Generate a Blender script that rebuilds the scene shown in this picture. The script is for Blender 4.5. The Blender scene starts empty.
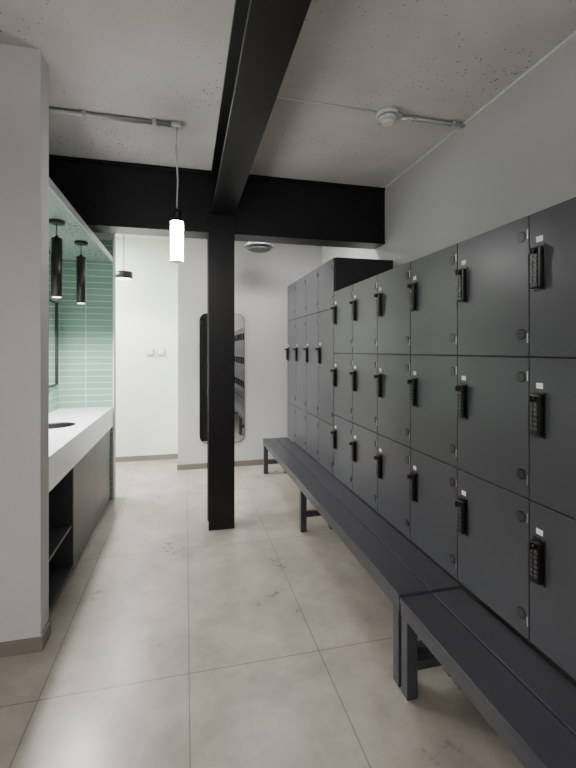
import bpy, bmesh, math
from mathutils import Vector, Matrix
F=420.0; PSI=math.atan(102/F); CAMH=1.5
CEIL=3.0; RW=1.79; LX=1.247; W=0.4215
# ---------- materials ----------
def newmat(name):
    m=bpy.data.materials.new(name); m.use_nodes=True
    nt=m.node_tree; b=nt.nodes['Principled BSDF']; return m,nt,b
def mat(name,col,rough=0.5,metal=0.0,var=0.0,vscale=6.0,bump=0.0,bscale=200.0,emit=None,estr=0.0,spec=0.5):
    m,nt,b=newmat(name)
    b.inputs['Roughness'].default_value=rough; b.inputs['Metallic'].default_value=metal
    b.inputs['Specular IOR Level'].default_value=spec
    geo=nt.nodes.new('ShaderNodeNewGeometry')
    n=nt.nodes.new('ShaderNodeTexNoise'); n.inputs['Scale'].default_value=vscale; n.inputs['Detail'].default_value=5
    nt.links.new(geo.outputs['Position'],n.inputs['Vector'])
    r=nt.nodes.new('ShaderNodeMapRange'); r.inputs['From Min'].default_value=0.3; r.inputs['From Max'].default_value=0.7
    r.inputs['To Min'].default_value=1-var; r.inputs['To Max'].default_value=1+var
    nt.links.new(n.outputs['Fac'],r.inputs['Value'])
    mx=nt.nodes.new('ShaderNodeVectorMath'); mx.operation='SCALE'; mx.inputs[0].default_value=col
    nt.links.new(r.outputs[0],mx.inputs['Scale']); nt.links.new(mx.outputs[0],b.inputs['Base Color'])
    if bump:
        n2=nt.nodes.new('ShaderNodeTexNoise'); n2.inputs['Scale'].default_value=bscale
        nt.links.new(geo.outputs['Position'],n2.inputs['Vector'])
        bp=nt.nodes.new('ShaderNodeBump'); bp.inputs['Strength'].default_value=bump; bp.inputs['Distance'].default_value=0.002
        nt.links.new(n2.outputs['Fac'],bp.inputs['Height']); nt.links.new(bp.outputs[0],b.inputs['Normal'])
    if emit:
        b.inputs['Emission Color'].default_value=(*emit,1); b.inputs['Emission Strength'].default_value=estr
    return m
def brickmat(name,axes,org,bw,bh,mort,c1,c2,cm,rough,cloud=0.0,offset=0.0,bump=0.3,spec=0.5,cscale=2.6):
    m,nt,b=newmat(name); L=nt.links
    geo=nt.nodes.new('ShaderNodeNewGeometry'); sp=nt.nodes.new('ShaderNodeSeparateXYZ'); L.new(geo.outputs['Position'],sp.inputs[0])
    cb=nt.nodes.new('ShaderNodeCombineXYZ')
    for i,a in enumerate(axes):
        s=nt.nodes.new('ShaderNodeMath'); s.operation='SUBTRACT'; s.inputs[1].default_value=org[i]-20*[bw,bh][i]
        L.new(sp.outputs[a],s.inputs[0]); L.new(s.outputs[0],cb.inputs[i])
    br=nt.nodes.new('ShaderNodeTexBrick'); br.offset=offset; br.squash=1
    for k,v in (('Scale',1),('Mortar Size',mort),('Mortar Smooth',0.1),('Brick Width',bw),('Row Height',bh),('Bias',0)): br.inputs[k].default_value=v
    br.inputs['Color1'].default_value=(*c1,1); br.inputs['Color2'].default_value=(*c2,1); br.inputs['Mortar'].default_value=(*cm,1)
    L.new(cb.outputs[0],br.inputs['Vector'])
    n=nt.nodes.new('ShaderNodeTexNoise'); n.inputs['Scale'].default_value=cscale; n.inputs['Detail'].default_value=12; n.inputs['Roughness'].default_value=.74
    L.new(geo.outputs['Position'],n.inputs['Vector'])
    r=nt.nodes.new('ShaderNodeMapRange'); r.inputs['From Min'].default_value=.3; r.inputs['From Max'].default_value=.7
    r.inputs['To Min'].default_value=1-cloud; r.inputs['To Max'].default_value=1+cloud; L.new(n.outputs['Fac'],r.inputs['Value'])
    mx=nt.nodes.new('ShaderNodeVectorMath'); mx.operation='SCALE'; L.new(br.outputs['Color'],mx.inputs[0]); L.new(r.outputs[0],mx.inputs['Scale'])
    L.new(mx.outputs[0],b.inputs['Base Color']); b.inputs['Specular IOR Level'].default_value=spec
    rr_=nt.nodes.new('ShaderNodeMapRange'); rr_.inputs['To Min'].default_value=rough*.8; rr_.inputs['To Max'].default_value=rough*1.2
    L.new(n.outputs['Fac'],rr_.inputs['Value']); L.new(rr_.outputs[0],b.inputs['Roughness'])
    bp=nt.nodes.new('ShaderNodeBump'); bp.invert=True; bp.inputs['Strength'].default_value=bump; bp.inputs['Distance'].default_value=.002
    L.new(br.outputs['Fac'],bp.inputs['Height']); L.new(bp.outputs[0],b.inputs['Normal'])
    return m
def speckle(name,base,dot,scale,thr,rough,var=.06):
    m,nt,b=newmat(name); L=nt.links
    geo=nt.nodes.new('ShaderNodeNewGeometry')
    v=nt.nodes.new('ShaderNodeTexVoronoi'); v.inputs['Scale'].default_value=scale; L.new(geo.outputs['Position'],v.inputs['Vector'])
    n=nt.nodes.new('ShaderNodeTexNoise'); n.inputs['Scale'].default_value=1.3; n.inputs['Detail'].default_value=6; L.new(geo.outputs['Position'],n.inputs['Vector'])
    t=nt.nodes.new('ShaderNodeMapRange'); t.inputs['From Min'].default_value=.4; t.inputs['From Max'].default_value=.7
    t.inputs['To Min'].default_value=thr*.5; t.inputs['To Max'].default_value=thr*1.6; L.new(n.outputs['Fac'],t.inputs['Value'])
    c=nt.nodes.new('ShaderNodeMath'); c.operation='LESS_THAN'; L.new(v.outputs['Distance'],c.inputs[0]); L.new(t.outputs[0],c.inputs[1])
    mx=nt.nodes.new('ShaderNodeMix'); mx.data_type='RGBA'; mx.inputs[6].default_value=(*base,1); mx.inputs[7].default_value=(*dot,1)
    L.new(c.outputs[0],mx.inputs[0])
    n3=nt.nodes.new('ShaderNodeTexNoise'); n3.inputs['Scale'].default_value=2.2; n3.inputs['Detail'].default_value=8; L.new(geo.outputs['Position'],n3.inputs['Vector'])
    r=nt.nodes.new('ShaderNodeMapRange'); r.inputs['From Min'].default_value=.3; r.inputs['From Max'].default_value=.7
    r.inputs['To Min'].default_value=1-var; r.inputs['To Max'].default_value=1+var; L.new(n3.outputs['Fac'],r.inputs['Value'])
    sc=nt.nodes.new('ShaderNodeVectorMath'); sc.operation='SCALE'; L.new(mx.outputs[2],sc.inputs[0]); L.new(r.outputs[0],sc.inputs['Scale'])
    L.new(sc.outputs[0],b.inputs['Base Color']); b.inputs['Roughness'].default_value=rough
    return m
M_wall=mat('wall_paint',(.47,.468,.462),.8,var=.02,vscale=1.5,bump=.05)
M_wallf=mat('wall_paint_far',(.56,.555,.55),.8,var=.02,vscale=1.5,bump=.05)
M_wallg=mat('pale_green_paint',(.70,.76,.68),.8,var=.02,vscale=1.5,bump=.05)
M_ceil=speckle('ceiling_concrete_paint',(.57,.555,.53),(.17,.16,.15),32,.125,.9,var=.09)
M_terr=speckle('soffit_terrazzo',(.30,.40,.37),(.05,.09,.08),60,.36,.4)
M_floor=brickmat('floor_tile',(0,1),(.014,2.0),.63,1.26,.003,(.300,.266,.234),(.282,.250,.220),(.15,.135,.12),.29,cloud=.30,bump=.15)
M_tileX=brickmat('mint_tile_cross',(0,2),(-.71,.93),.25,.062,.004,(.20,.355,.27),(.18,.33,.25),(.45,.54,.48),.15,cloud=.05)
M_tileY=brickmat('mint_tile_side',(1,2),(4.5,.93),.25,.062,.004,(.20,.355,.27),(.18,.33,.25),(.45,.54,.48),.15,cloud=.05)
M_base=mat('skirting_tile',(.18,.157,.135),.5,var=.06)
M_steel=mat('black_steel_paint',(.0040,.0040,.0048),.36,var=.15,vscale=9,bump=.25,bscale=40,spec=.3)
M_door=mat('locker_laminate',(.058,.059,.068),.33,var=.04,vscale=2,bump=.04,bscale=500,spec=.5)
M_body=mat('locker_carcass',(.012,.012,.014),.5)
M_lock=mat('black_plastic',(.004,.004,.004),.28)
M_key=mat('lock_button',(.07,.07,.075),.3)
M_chrome=mat('zinc_metal',(.6,.6,.6),.3,1.0)
M_label=mat('white_label',(.85,.85,.85),.5)
M_bench=mat('bench_slat_laminate',(.033,.033,.041),.33,var=.05,vscale=3,spec=.4)
M_frame=mat('bench_steel_frame',(.045,.046,.052),.42)
M_white=mat('white_solid_surface',(.86,.86,.86),.3)
M_cab=mat('vanity_laminate',(.070,.070,.076),.45)
M_cabd=mat('vanity_dark',(.026,.027,.030),.5)
M_galv=mat('galvanised_conduit',(.50,.51,.52),.4,.7,var=.06,vscale=30)
M_mirror=mat('mirror_glass',(.85,.87,.87),.02,1.0)
M_tube=mat('opal_tube_glow',(1,1,1),.4,emit=(1,.99,.97),estr=45)
M_lens=mat('lamp_lens',(1,1,1),.4,emit=(1,.97,.9),estr=6)
M_plas=mat('white_plastic',(.72,.72,.70),.4)
M_blk=mat('satin_black',(.008,.008,.008),.4)
# ---------- mesh builder ----------
class B:
    def __init__(s,name): s.name=name; s.bm=bmesh.new(); s.mats=[]
    def mi(s,m):
        if m not in s.mats: s.mats.append(m)
        return s.mats.index(m)
    def box(s,x0,x1,y0,y1,z0,z1,m,bev=0.0):
        r=bmesh.ops.create_cube(s.bm,size=1.0,matrix=Matrix.Translation(((x0+x1)/2,(y0+y1)/2,(z0+z1)/2))@Matrix.Diagonal((abs(x1-x0),abs(y1-y0),abs(z1-z0),1)))
        fs=set(f for v in r['verts'] for f in v.link_faces); i=s.mi(m)
        for f in fs: f.material_index=i
        if bev:
            es=list(set(e for f in fs for e in f.edges))
            rr=bmesh.ops.bevel(s.bm,geom=es,offset=bev,segments=2,affect='EDGES',profile=.5)
            for f in rr['faces']: f.material_index=i
    def cyl(s,p0,p1,r,m,seg=24,r2=None):
        p0=Vector(p0);p1=Vector(p1);d=p1-p0
        mt=Matrix.Translation((p0+p1)/2)@d.to_track_quat('Z','Y').to_matrix().to_4x4()
        r_=bmesh.ops.create_cone(s.bm,cap_ends=True,segments=seg,radius1=r,radius2=r if r2 is None else r2,depth=d.length,matrix=mt)
        i=s.mi(m)
        for f in set(f for v in r_['verts'] for f in v.link_faces):
            f.material_index=i
            if len(f.verts)==4: f.smooth=True
    def prism(s,pts,off,m):
        off=Vector(off); a=[s.bm.verts.new(p) for p in pts]; b=[s.bm.verts.new(Vector(p)+off) for p in pts]; i=s.mi(m); n=len(pts)
        fs=[s.bm.faces.new(a),s.bm.faces.new(b[::-1])]
        for k in range(n): fs.append(s.bm.faces.new((a[k],b[k],b[(k+1)%n],a[(k+1)%n])))
        for f in fs: f.material_index=i
    def done(s,bevmod=0):
        bmesh.ops.recalc_face_normals(s.bm,faces=s.bm.faces)
        me=bpy.data.meshes.new(s.name); s.bm.to_mesh(me); s.bm.free()
        for m in s.mats: me.materials.append(m)
        o=bpy.data.objects.new(s.name,me); bpy.context.scene.collection.objects.link(o)
        if bevmod:
            md=o.modifiers.new('bev','BEVEL'); md.width=bevmod; md.segments=2; md.limit_method='ANGLE'
        return o
def single(name,args,m,bev=0):
    b=B(name); b.box(*args,m); return b.done(bev)
# ---------- shell ----------
YB=-2.2; XL=-2.2
single('floor',(-3.2,1.95,YB-.1,6.15,-.1,0),M_floor)
single('ceiling',(-3.2,1.95,YB-.1,6.15,CEIL,CEIL+.1),M_ceil)
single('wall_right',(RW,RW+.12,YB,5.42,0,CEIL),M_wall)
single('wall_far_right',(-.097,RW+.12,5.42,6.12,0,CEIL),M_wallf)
single('wall_far_left',(-3.1,-.097,6.0,6.12,0,CEIL),M_wallg)
single('wall_rear',(XL,RW+.12,YB-.1,YB,0,CEIL),M_wall)
single('wall_left',(XL-.1,XL,YB,2.33,0,CEIL),M_wall)
PX=-.706
single('wall_partition',(-2.3,PX,2.33,2.46,0,CEIL),M_wall)
single('wall_vanity',(-1.32,-1.20,2.46,4.5,0,CEIL),M_tileY)
b=B('wall_tiled_end'); b.box(-1.9,-.71,4.5,4.508,0,2.6,M_tileX); b.box(-1.9,-.70,4.508,4.60,0,CEIL,M_wall); b.box(-.71,-.70,4.498,4.508,0,2.6,M_plas); b.done()
single('wall_lobby_left',(-3.2,-3.1,4.6,6.0,0,CEIL),M_wallg)
single('wall_lobby_near',(-3.1,-1.9,4.5,4.6,0,CEIL),M_wallg)
bh=.07; bt=.012
single('baseboard_far_right',(-.097-bt,LX+.1,5.42-bt,5.42,0,bh),M_base,.002)
single('baseboard_far_left',(-3.1,-.097-bt,6.0-bt,6.0,0,bh),M_base,.002)
b=B('baseboard_partition'); b.box(-2.2,PX+bt,2.33-bt,2.33,0,bh,M_base); b.box(PX,PX+bt,2.33,2.46,0,bh,M_base); b.done(.002)
b=B('trim_1'); b.box(RW-.012,RW,-2.1,3.52,CEIL-.014,CEIL,M_plas); b.done(.002)
# ---------- structural steel ----------
b=B('steel_beam_longitudinal'); x0,x1=.205,.395
b.box(x0,x1,YB+.01,3.555,2.63,2.652,M_steel); b.box(x0,x1,YB+.01,3.555,2.978,2.999,M_steel)
b.box(.292,.308,YB+.01,3.555,2.652,2.978,M_steel)
b.done(.002)
b=B('steel_beam_cross')
b.box(-1.19,RW-.001,3.56,3.78,2.48,2.505,M_steel); b.box(-1.19,RW-.001,3.56,3.78,2.975,2.999,M_steel)
b.box(-1.19,RW-.001,3.575,3.60,2.505,2.975,M_steel)
b.box(RW-.03,RW-.001,3.565,3.775,2.505,2.975,M_steel); b.done(.002)
b=B('steel_column')
cx0,cx1=.182,.397
b.box(cx0,cx1,3.537,3.556,0,2.629,M_steel); b.box(cx0,cx1,3.745,3.762,0,2.479,M_steel); b.box(.284,.296,3.556,3.745,0,2.479,M_steel)
b.done(.002)
# ---------- lockers ----------
def lock(b,y,z,x=LX-.018):
    b.box(x-.004,x,y-.026,y+.026,z-.082,z+.082,M_lock,.0015)
    b.box(x-.026,x-.004,y-.021,y+.021,z-.074,z+.074,M_lock,.006)
    for r in range(6):
        for c in (-1,1):
            zz=z+.038-r*.017; yy=y+c*.009
            b.cyl((x-.026,yy,zz),(x-.0295,yy,zz),.0058,M_key,12)
    b.cyl((x-.026,y,z+.058),(x-.040,y,z+.058),.010,M_lock,16)
    b.box(x-.046,x-.040,y-.004,y+.004,z+.046,z+.070,M_lock,.001)
def vent(b,y,z,x=LX-.018):
    b.cyl((x,y,z),(x-.003,y,z),.021,M_lock,24)
    for k in (-.011,-.0037,.0037,.011):
        w=math.sqrt(.018**2-k*k); b.box(x-.0045,x-.003,y-w,y+w,z+k-.0014,z+k+.0014,M_key)
def bank(name,yfar,ncol,rows,ztop,lockrows,depth_back):
    b=B(name); yn=yfar-ncol*W
    b.box(LX+.002,RW-.003,yn,yfar-.001,.425,ztop,M_body)
    b.box(LX+.06,RW-.003,yn,yfar-.001,0,.425,M_body)
    for c in range(ncol):
        ya=yfar-c*W; yb_=ya-W
        for r,(za,zb) in enumerate(rows):
            b.box(LX-.018,LX,yb_+.0025,ya-.0025,za+.0025,zb-.0025,M_door,.0012)
            yl=ya-.048
            if r in lockrows:
                zc=(za+.32) if zb-za<.7 else 1.45
                lock(b,yl,zc)
                b.box(LX-.0195,LX-.018,yl-.014,yl+.014,zc+.094,zc+.114,M_label)
            if zb-za>.3:
                vent(b,yb_+.036,za+.085); vent(b,yb_+.036,zb-.075)
            for zz in (za+.07,zb-.07):
                b.box(LX-.0205,LX-.018,yb_+.003,yb_+.008,zz-.018,zz+.018,M_chrome)
    return b
Y0=3.4025
rows=[(.425,.948),(.948,1.474),(1.474,2.0)]
b=bank('locker_bank',Y0,12,rows,2.0,(0,1,2),0); b.done()
rows2=[(.425,.85),(.85,1.86),(1.86,2.296)]
b=bank('locker_bank',Y0+4*W+.002,4,rows2,2.296,(1,),0); b.done()
# ---------- benches ----------
def bench(ya,yb,zt,legs):
    b=B('changing_room_bench'); xa,xb=.912,LX-.022
    xm=(xa+xb)/2
    b.box(xa,xm-.004,ya,yb,zt-.028,zt,M_bench,.002); b.box(xm+.004,xb,ya,yb,zt-.028,zt,M_bench,.002)
    b.box(xa+.004,xa+.044,ya+.003,yb-.003,zt-.075,zt-.028,M_frame); b.box(xb-.044,xb-.004,ya+.003,yb-.003,zt-.075,zt-.028,M_frame)
    for y in legs:
        b.box(xa+.004,xa+.054,y-.025,y+.025,.004,zt-.075,M_frame); b.box(xb-.054,xb-.004,y-.025,y+.025,.004,zt-.075,M_frame)
        b.box(xa+.054,xb-.054,y-.02,y+.02,.12,.16,M_frame); b.box(xa+.044,xb-.044,y-.02,y+.02,zt-.07,zt-.03,M_frame)
        for xx in (xa+.029,xb-.029): b.box(xx-.022,xx+.022,y-.022,y+.022,0,.006,M_blk)
    return b.done(.0015)
bench(1.685,5.06,.42,(1.72,3.35,5.02))
bench(-1.9,1.678,.412,(-1.86,-.1,1.645))
# ---------- vanity ----------
b=B('vanity_counter')
xf=-.71
cx,cy,R=-.97,3.50,.15; zt,zb=.93,.74; Xa,Xb,Ya,Yb=-1.198,xf,2.463,4.495
N=48; ring=[(cx+R*math.cos(2*math.pi*k/N),cy+R*math.sin(2*math.pi*k/N)) for k in range(N)]
S=.205
def sq(k):
    a=2*math.pi*k/N; c,s_=math.cos(a),math.sin(a); t=S/max(abs(c),abs(s_)); return (cx+c*t,cy+s_*t)
mi=b.mi(M_white); mk=b.mi(M_blk)
vi=[b.bm.verts.new((p[0],p[1],zt)) for p in ring]; vo=[b.bm.verts.new((*sq(k),zt)) for k in range(N)]
prev=vi
for k in range(N):
    f=b.bm.faces.new((vi[k],vo[k],vo[(k+1)%N],vi[(k+1)%N])); f.material_index=mi
for (rr,zz) in ((.146,.915),(.135,.86),(.10,.825),(.03,.815)):
    cur=[b.bm.verts.new((cx+rr*math.cos(2*math.pi*k/N),cy+rr*math.sin(2*math.pi*k/N),zz)) for k in range(N)]
    for k in range(N):
        f=b.bm.faces.new((prev[k],prev[(k+1)%N],cur[(k+1)%N],cur[k])); f.material_index=mk; f.smooth=True
    prev=cur
f=b.bm.faces.new(prev); f.material_index=mk
b.box(Xa,Xb,Ya,cy-S,zb,zt,M_white); b.box(Xa,Xb,cy+S,Yb,zb,zt,M_white)
b.box(cx+S,Xb,cy-S,cy+S,zb,zt,M_white); b.box(Xa,cx-S,cy-S,cy+S,zb,zt,M_white); b.box(cx-S,cx+S,cy-S,cy+S,zb,.80,M_white)
xc=-.73
b.box(Xa,xc-.03,Ya,Yb,0,.05,M_cabd)
b.box(Xa,Xa+.02,Ya,3.07,.05,zb,M_cabd)
b.box(Xa+.02,xc,Ya,Ya+.02,.05,zb,M_cabd); b.box(Xa+.02,xc,3.05,3.07,.05,zb,M_cabd)
b.box(Xa+.02,xc,Ya+.02,3.05,.05,.07,M_cabd); b.box(Xa+.02,xc-.01,Ya+.02,3.05,.32,.34,M_cabd)
b.box(Xa+.02,xc-.02,3.07,Yb,.05,zb,M_cabd)
for (ya,yb) in ((3.072,3.78),(3.784,Yb)): b.box(xc-.02,xc,ya,yb,.03,zb-.006,M_cab,.001)
b.done()
b=B('wall_faucet')
b.cyl((-1.2,3.50,1.09),(-1.19,3.50,1.09),.03,M_blk); b.cyl((-1.19,3.50,1.09),(-1.03,3.50,1.09),.012,M_blk); b.cyl((-1.03,3.50,1.094),(-1.03,3.50,1.06),.012,M_blk)
b.cyl((-1.2,3.62,1.09),(-1.16,3.62,1.09),.022,M_blk); b.box(-1.18,-1.165,3.615,3.625,1.09,1.15,M_blk); b.done()
b=B('vanity_mirror'); b.box(-1.199,-1.185,2.6,4.36,1.17,1.95,M_blk); b.box(-1.185,-1.183,2.612,4.348,1.182,1.938,M_mirror)
for a in ((2.6,2.612,1.17,1.95),(4.348,4.36,1.17,1.95),(2.612,4.348,1.17,1.182),(2.612,4.348,1.938,1.95)): b.box(-1.185,-1.17,*a,M_blk)
b.done()
b=B('vanity_soffit_panel'); b.box(-1.198,-.722,2.463,4.497,2.38,2.42,M_terr); b.box(-.722,-.71,2.463,4.497,2.375,2.425,M_galv); b.done(.001)
# ---------- pendants ----------
def pendant(x,y,zc,zt_,zb_,r,name='pendant_lamp'):
    b=B(name)
    b.cyl((x,y,zc),(x,y,zc-.02),.05,M_blk,32); b.cyl((x,y,zc-.02),(x,y,zt_),.003,M_blk,8)
    b.cyl((x,y,zt_),(x,y,zb_),r,M_blk,32); b.cyl((x,y,zb_),(x,y,zb_-.002),r*.8,M_lens,32)
    b.cyl((x,y,zt_+.02),(x,y,zt_),.008,M_blk,16,r2=r*.5)
    return b.done()
pendant(-.855,3.15,2.379,2.26,1.86,.034); pendant(-.83,3.72,2.379,2.257,1.88,.034)
b=B('dome_pendant_lamp'); x,y=-.717,5.3
b.cyl((x,y,CEIL),(x,y,CEIL-.025),.05,M_blk,32); b.cyl((x,y,CEIL-.025),(x,y,2.43),.004,M_blk,8); b.cyl((x,y,2.44),(x,y,2.42),.02,M_blk,24,r2=.03)
b.cyl((x,y,2.425),(x,y,2.345),.098,M_blk,40,r2=.102); b.cyl((x,y,2.345),(x,y,2.342),.088,M_lens,40); b.done()
def tube(x,y,z0=2.08):
    b=B('tube_pendant_lamp')
    b.box(x-.035,x+.035,y-.03,y+.03,CEIL-.034,CEIL-.001,M_galv,.004)
    pts=[Vector((x,y,CEIL-.034)),Vector((x-.006,y,2.85)),Vector((x+.005,y,2.62)),Vector((x-.001,y,2.43))]
    for a,c in zip(pts,pts[1:]): b.cyl(a,c,.005,M_plas,8)
    b.cyl((x,y,2.425),(x,y,2.35),.03,M_blk,32,r2=.03)
    b.cyl((x,y,2.352),(x,y,2.345),.042,M_blk,32); b.cyl((x,y,2.345),(x,y,z0+.004),.042,M_tube,32); b.cyl((x,y,z0+.004),(x,y,z0),.043,M_plas,32)
    return b.done()
tube(-.058,2.87); tube(-.058,-.45)  # second tube is an added lamp, unseen behind the camera, for more light
# ---------- ceiling services ----------
b=B('ceiling_conduit'); b.cyl((-2.1,2.87,2.982),(-.095,2.87,2.982),.014,M_galv,16)
for xx in (-1.9,-1.2,-.62,-.2): b.box(xx-.012,xx+.012,2.845,2.895,2.966,2.999,M_galv,.002)
b.done()
b=B('ceiling_conduit'); b.cyl((1.33,2.43,2.984),(RW-.002,2.43,2.984),.013,M_galv,16)
for xx in (1.42,1.70): b.box(xx-.01,xx+.01,2.408,2.452,2.970,2.999,M_galv,.002)
b.done()
b=B('ceiling_cable'); b.cyl((.397,2.43,2.995),(1.16,2.43,2.995),.004,M_plas,8); b.done()
b=B('smoke_detector'); x,y=1.235,2.43
b.cyl((x,y,2.999),(x,y,2.975),.068,M_plas,40); b.cyl((x,y,2.975),(x,y,2.968),.05,M_body,40); b.cyl((x,y,2.968),(x,y,2.945),.058,M_plas,40,r2=.054); b.cyl((x,y,2.945),(x,y,2.925),.054,M_plas,40,r2=.03)
b.box(x+.05,x+.095,y-.02,y+.02,2.972,2.999,M_galv,.003); b.done()
b=B('ceiling_air_diffuser'); x,y=.82,4.8
b.cyl((x,y,2.999),(x,y,2.76),.10,M_galv,32); b.cyl((x,y,2.76),(x,y,2.70),.10,M_galv,40,r2=.17); b.cyl((x,y,2.70),(x,y,2.69),.175,M_galv,40)
b.cyl((x,y,2.69),(x,y,2.665),.06,M_body,32); b.cyl((x,y,2.665),(x,y,2.65),.14,M_cab,40,r2=.11); b.done()
# ---------- wall items ----------
def rr(x0,x1,z0,z1,y,r,n=8):
    out=[]
    for cx_,cz,a0 in ((x1-r,z1-r,0),(x0+r,z1-r,90),(x0+r,z0+r,180),(x1-r,z0+r,270)):
        for k in range(n+1):
            a=math.radians(a0+90*k/n); out.append((cx_+r*math.cos(a),y,cz+r*math.sin(a)))
    return out
b=B('wall_mirror'); b.prism(rr(.165,.735,.32,1.965,5.419,.09),(0,-.022,0),M_blk); b.prism(rr(.171,.729,.326,1.959,5.397,.084),(0,-.002,0),M_mirror); b.done()
for i,x in enumerate((-.477,-.331)):
    b=B('wall_switch'); b.box(x-.046,x+.046,5.978,5.999,1.43,1.522,M_galv,.003); b.box(x-.036,x+.036,5.975,5.978,1.44,1.512,M_white,.001); b.box(x-.012,x+.012,5.971,5.975,1.455,1.497,M_plas,.001); b.done()
# ---------- unseen luminaires; the suspended direct/indirect pair is added ----------
def area(o,x,y,z,lx,ly,power,col,up=False):
    l=bpy.data.lights.new('luminaire_light','AREA'); l.shape='RECTANGLE'; l.size=lx; l.size_y=ly; l.energy=power; l.color=col
    lo=bpy.data.objects.new('luminaire_light',l); bpy.context.scene.collection.objects.link(lo); lo.location=(x,y,z); lo.parent=o
    if up: lo.rotation_euler=(math.pi,0,0)
def lum(x,y,lx,ly,down,up=0,col=(1,.985,.955),z=CEIL):
    b=B('unseen_luminaire'); b.box(x-lx/2-.02,x+lx/2+.02,y-ly/2-.02,y+ly/2+.02,z-.05,z-.001,M_plas,.004); b.box(x-lx/2,x+lx/2,y-ly/2,y+ly/2,z-.054,z-.05,M_lens)
    if z<CEIL-.05:
        for yy in (y-ly*.4,y+ly*.4): b.cyl((x,yy,z-.001),(x,yy,CEIL-.001),.004,M_plas,8)
    o=b.done(); area(o,x,y,z-.06,lx,ly,down,col)
    if up: area(o,x,y,z+.005,lx,ly,up,col,True)
lum(-.9,-.9,.2,1.5,38,75,z=2.45); lum(1.0,-.9,.2,1.5,20,55,z=2.45)  # added pair out of view behind the camera, brightens foreground and ceiling
lum(-1.9,5.3,1.2,.3,200,col=(1,1,.955))
lum(.8,4.2,.6,.12,30)
def pt(x,y,z,e,r=.04,col=(1,.985,.96),spot=None):
    l=bpy.data.lights.new('lamp_light','SPOT' if spot else 'POINT'); l.energy=e; l.shadow_soft_size=r; l.color=col
    if spot: l.spot_size=math.radians(spot); l.spot_blend=.5
    o=bpy.data.objects.new('lamp_light',l); o.location=(x,y,z); bpy.context.scene.collection.objects.link(o)
pt(-.855,3.15,1.84,90,.03,spot=160); pt(-.83,3.72,1.86,90,.03,spot=160); pt(-.717,5.3,2.33,100,.08,spot=150)
w=bpy.data.worlds.new('World'); bpy.context.scene.world=w; w.use_nodes=True
w.node_tree.nodes['Background'].inputs[0].default_value=(.8,.85,.9,1); w.node_tree.nodes['Background'].inputs[1].default_value=.3
# ---------- camera ----------
c=bpy.data.cameras.new('camera'); c.sensor_fit='VERTICAL'; c.sensor_height=36; c.lens=F/768*36; c.shift_y=-34/768; c.clip_start=.02
co=bpy.data.objects.new('camera',c); co.location=(0,0,CAMH); co.rotation_euler=(math.pi/2,0,-PSI)
bpy.context.scene.collection.objects.link(co); bpy.context.scene.camera=co
